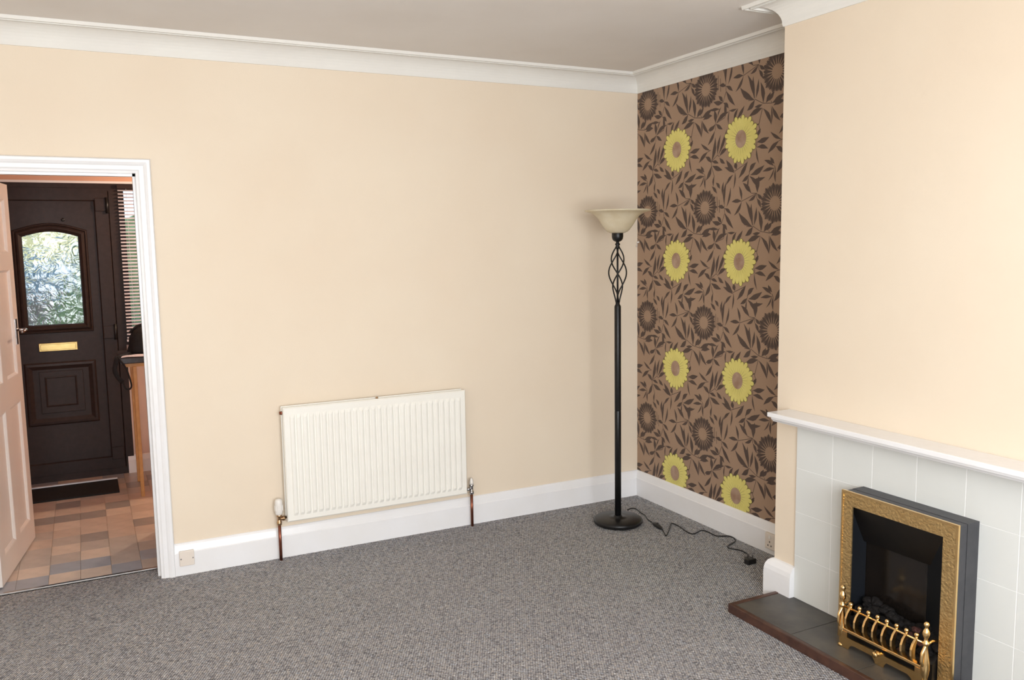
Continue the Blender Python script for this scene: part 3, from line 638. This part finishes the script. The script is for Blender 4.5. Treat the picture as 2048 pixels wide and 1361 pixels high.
# sidelight window beside the door, blind in front
w1 = empty('window_1', 'narrow dark framed sidelight window beside the front door', 'window', (-2.64, HY+.05, SWB), 0, 'structure')
at(ring(FD1, SW1, SWB, FDT, [(0, y_), (.044, y_), (.048, y_+.06), (0, y_+.06)]), w1, 'window_frame', 'brown_upvc')
at(box(FD1+.028, SW1-.028, y_+.030, y_+.036, SWB+.028, FDT-.028), w1, 'pane', 'clear_glass')
at(box(FD1, SW1, y_-.03, y_+.02, SWB-.012, SWB+.004), w1, 'window_sill', 'brown_upvc')
vb = empty('venetian_blind', 'white slatted venetian blind hanging in the sidelight window', 'blind', (-2.64, HY-.03, 2.07))
at(box(FD1+.004, SW1-.01, y_-.045, y_-.015, 2.052, 2.078), vb, 'head_rail', 'brown_upvc')
slat = None
for i in range(44):
    z = 2.040-i*.0243
    if slat is None:
        s_ = MB(); vs = []
        for k in range(5):
            u_ = -.012+.006*k; vs += [(-.215, u_, .0022-.0022*(u_/.012)**2+u_*.45), (.215, u_, .0022-.0022*(u_/.012)**2+u_*.45)]
        s_.add(vs, [(2*k, 2*k+1, 2*k+3, 2*k+2) for k in range(4)]); slat = s_.build('slat', 'blind_slat', vb); o = slat
    else:
        o = slat.copy(); C.objects.link(o)
    o.location = (0, 0, z-2.07)
for x in (-2.80, -2.48): at(MB().tube([(x, y_-.03, 2.055), (x, y_-.03, .985)], .0012, 5), vb, 'ladder_cord', 'blind_slat')
at(box(FD1+.004, SW1-.01, y_-.042, y_-.018, .965, .982), vb, 'bottom_rail', 'blind_slat', bevel=.002)

# ------------------------------------------------------------------ hall table, bag, paper, doormat, pendant
tb = empty('console_table', 'tall narrow hall table with dark top and pale wooden legs', 'table', (-2.6, 1.8, 0))
at(box(-2.935, -2.27, 1.548, 2.02, .890, .930), tb, 'table_top', 'dark_counter', bevel=.006)
at(box(-2.905, -2.30, 1.575, 1.995, .866, .891), tb, 'apron', 'light_wood')
for x, y in ((-2.850, 1.567), (-2.31, 1.567), (-2.850, 1.975), (-2.31, 1.975)):
    at(box(x-.011, x+.011, y-.0, y+.022, 0, .868), tb, 'leg', 'light_wood', bevel=.002)
bag = empty('camera_bag', 'slouched black fabric bag with hanging strap on the hall table', 'bag', (-2.76, 1.78, .9375))
vs, fs = [], []; nb = 20
rowsb = [(0, .96), (.012, 1.0), (.05, 1.0), (.10, .95), (.14, .86), (.165, .70), (.178, .45), (.182, .0)]
for h, k_ in rowsb:
    for q in range(nb):
        a = 2*PI*q/nb; ca, sa = math.cos(a), math.sin(a); e_ = (abs(ca)**3+abs(sa)**3)**(-1/3)
        wob = 1+.05*math.sin(3*a+h*40)+.04*math.sin(5*a-h*25)
        vs.append((.115*ca*e_*k_*wob+.0+h*.12, .085*sa*e_*k_*wob, h))
for j in range(len(rowsb)-1):
    for q in range(nb): fs.append((j*nb+q, j*nb+(q+1) % nb, (j+1)*nb+(q+1) % nb, (j+1)*nb+q))
fs.append(tuple(reversed(range(nb))))
MB().add(vs, fs, True).build('bag_body', 'fabric_black', bag)
MB().tube([(-.10, -.02, .135), (-.05, -.03, .18), (.03, -.03, .20), (.09, -.02, .178)], .008, 8).build('carry_handle', 'fabric_black', bag)
bl = Vector(bag.location)
def strap(pts, r, ry): return MB().tube(smooth_path([Vector(p)-bl for p in pts]), r, 8, ry=ry)
strap([(-2.86, 1.74, .945), (-2.91, 1.66, .937), (-2.945, 1.60, .935), (-2.958, 1.575, .90), (-2.968, 1.56, .85), (-2.950, 1.56, .80), (-2.925, 1.56, .772)], .016, .004).build('shoulder_strap', 'fabric_black', bag)
strap([(-2.925, 1.56, .775), (-2.915, 1.558, .735), (-2.895, 1.556, .722), (-2.877, 1.556, .742), (-2.885, 1.545, .80), (-2.905, 1.538, .87), (-2.944, 1.536, .938), (-2.93, 1.58, .944)], .0055, .0025).build('strap_tail', 'fabric_black', bag)
pp = MB(); vs = []
for i in range(7):
    for j in range(4):
        u_, v_ = i/6, j/3; vs.append((-2.928+.24*u_+.02*v_, 1.552+.13*v_-.01*u_, .9325+.004*math.sin(u_*7+v_*2)**2))
pp.add(vs, [(i*4+j, i*4+j+1, (i+1)*4+j+1, (i+1)*4+j) for i in range(6) for j in range(3)], True)
pv = len(pp.v); pp.add([(x, y, z-.0012) for x, y, z in vs], [((i+1)*4+j, (i+1)*4+j+1, i*4+j+1, i*4+j) for i in range(6) for j in range(3)], True)
tag(pp.build('paper_sheet', 'sheet_paper'), 'crumpled white paper sheet under the black bag on the hall table', 'paper')
dm = empty('doormat', 'black doormat with silver trim in front of the brown door', 'doormat', (-3.3, 1.93, 0))
at(box(-3.64, -2.985, 1.745, 2.090, -.001, .012), dm, 'pile', 'mat_rubber', bevel=.003)
at(box(-3.64, -2.985, 2.088, 2.116, -.001, .020), dm, 'edge_trim', 'aluminium', bevel=.002)
pd = empty('pendant_lamp', 'hall ceiling pendant with fabric shade above the hall table', 'pendant lamp', (-2.17, 1.6, HZT))
MB().lathe([(.045, 0), (.045, -.012), (.01, -.03), (.003, -.032), (.003, -.20)], n=20).build('ceiling_rose', 'plastic_white', pd)
MB().lathe([(.07, -.20), (.13, -.33), (.129, -.33), (.069, -.20)], n=28).build('shade', 'fabric_shade', pd)
l = bpy.data.lights.new('pendant_bulb', 'POINT'); l.energy = 32; l.color = (1.0, .74, .54); l.shadow_soft_size = .03
lo = bpy.data.objects.new('pendant_bulb', l); lo.location = (0, 0, -.36); C.objects.link(lo); lo.parent = pd

# ------------------------------------------------------------------ front garden seen through the glass
struct(box(-30, 26, HY+.2, 40, -.4, -.15).build('floor_outside', 'garden_stone'), 'grey paved front garden outside the front door', 'ground')
tag(box(-9, -2.95, 9.4, 9.7, -.15, 1.0).build('garden_wall', 'garden_stone', bevel=.02), 'low grey garden wall seen through the door glass', 'garden wall')
def bush(name, m, x0, x1, y0, y1, z0, z1, label, cat, sd):
    bm = bmesh.new(); bmesh.ops.create_icosphere(bm, subdivisions=5, radius=1); q = random.Random(sd)
    ph = [(Vector((q.uniform(-1, 1), q.uniform(-1, 1), q.uniform(-1, 1)))*q.uniform(5, 22), q.uniform(0, 6)) for _ in range(14)]
    vs = []
    for v in bm.verts:
        n_ = v.co.normalized(); d_ = 1+.035*sum(math.sin(n_.dot(a)+p) for a, p in ph)/1.6
        sx, sy, sz = [math.copysign(abs(c)**.55, c) for c in n_]
        vs.append(((x0+x1)/2+(x1-x0)/2*sx*d_, (y0+y1)/2+(y1-y0)/2*sy*d_, (z0+z1)/2+(z1-z0)/2*sz*d_))
    fs = [tuple(v.index for v in f.verts) for f in bm.faces]; bm.free()
    return tag(MB().add(vs, fs).build(name, m), label, cat)
bush('hedge', 'garden_blue', -9, -2.9, 10.4, 11.8, -.2, 1.48, 'blue green hedge behind the garden wall', 'hedge', 5)
bush('tree', 'garden_yellow', -9, -2.8, 13, 16, -.2, 4.6, 'yellow green tree beyond the hedge', 'tree', 8)
bush('hedge', 'garden_green', -2.98, 5, 7.0, 8.6, -.15, 2.2, 'tall leafy green hedge seen through the blind', 'hedge', 11)
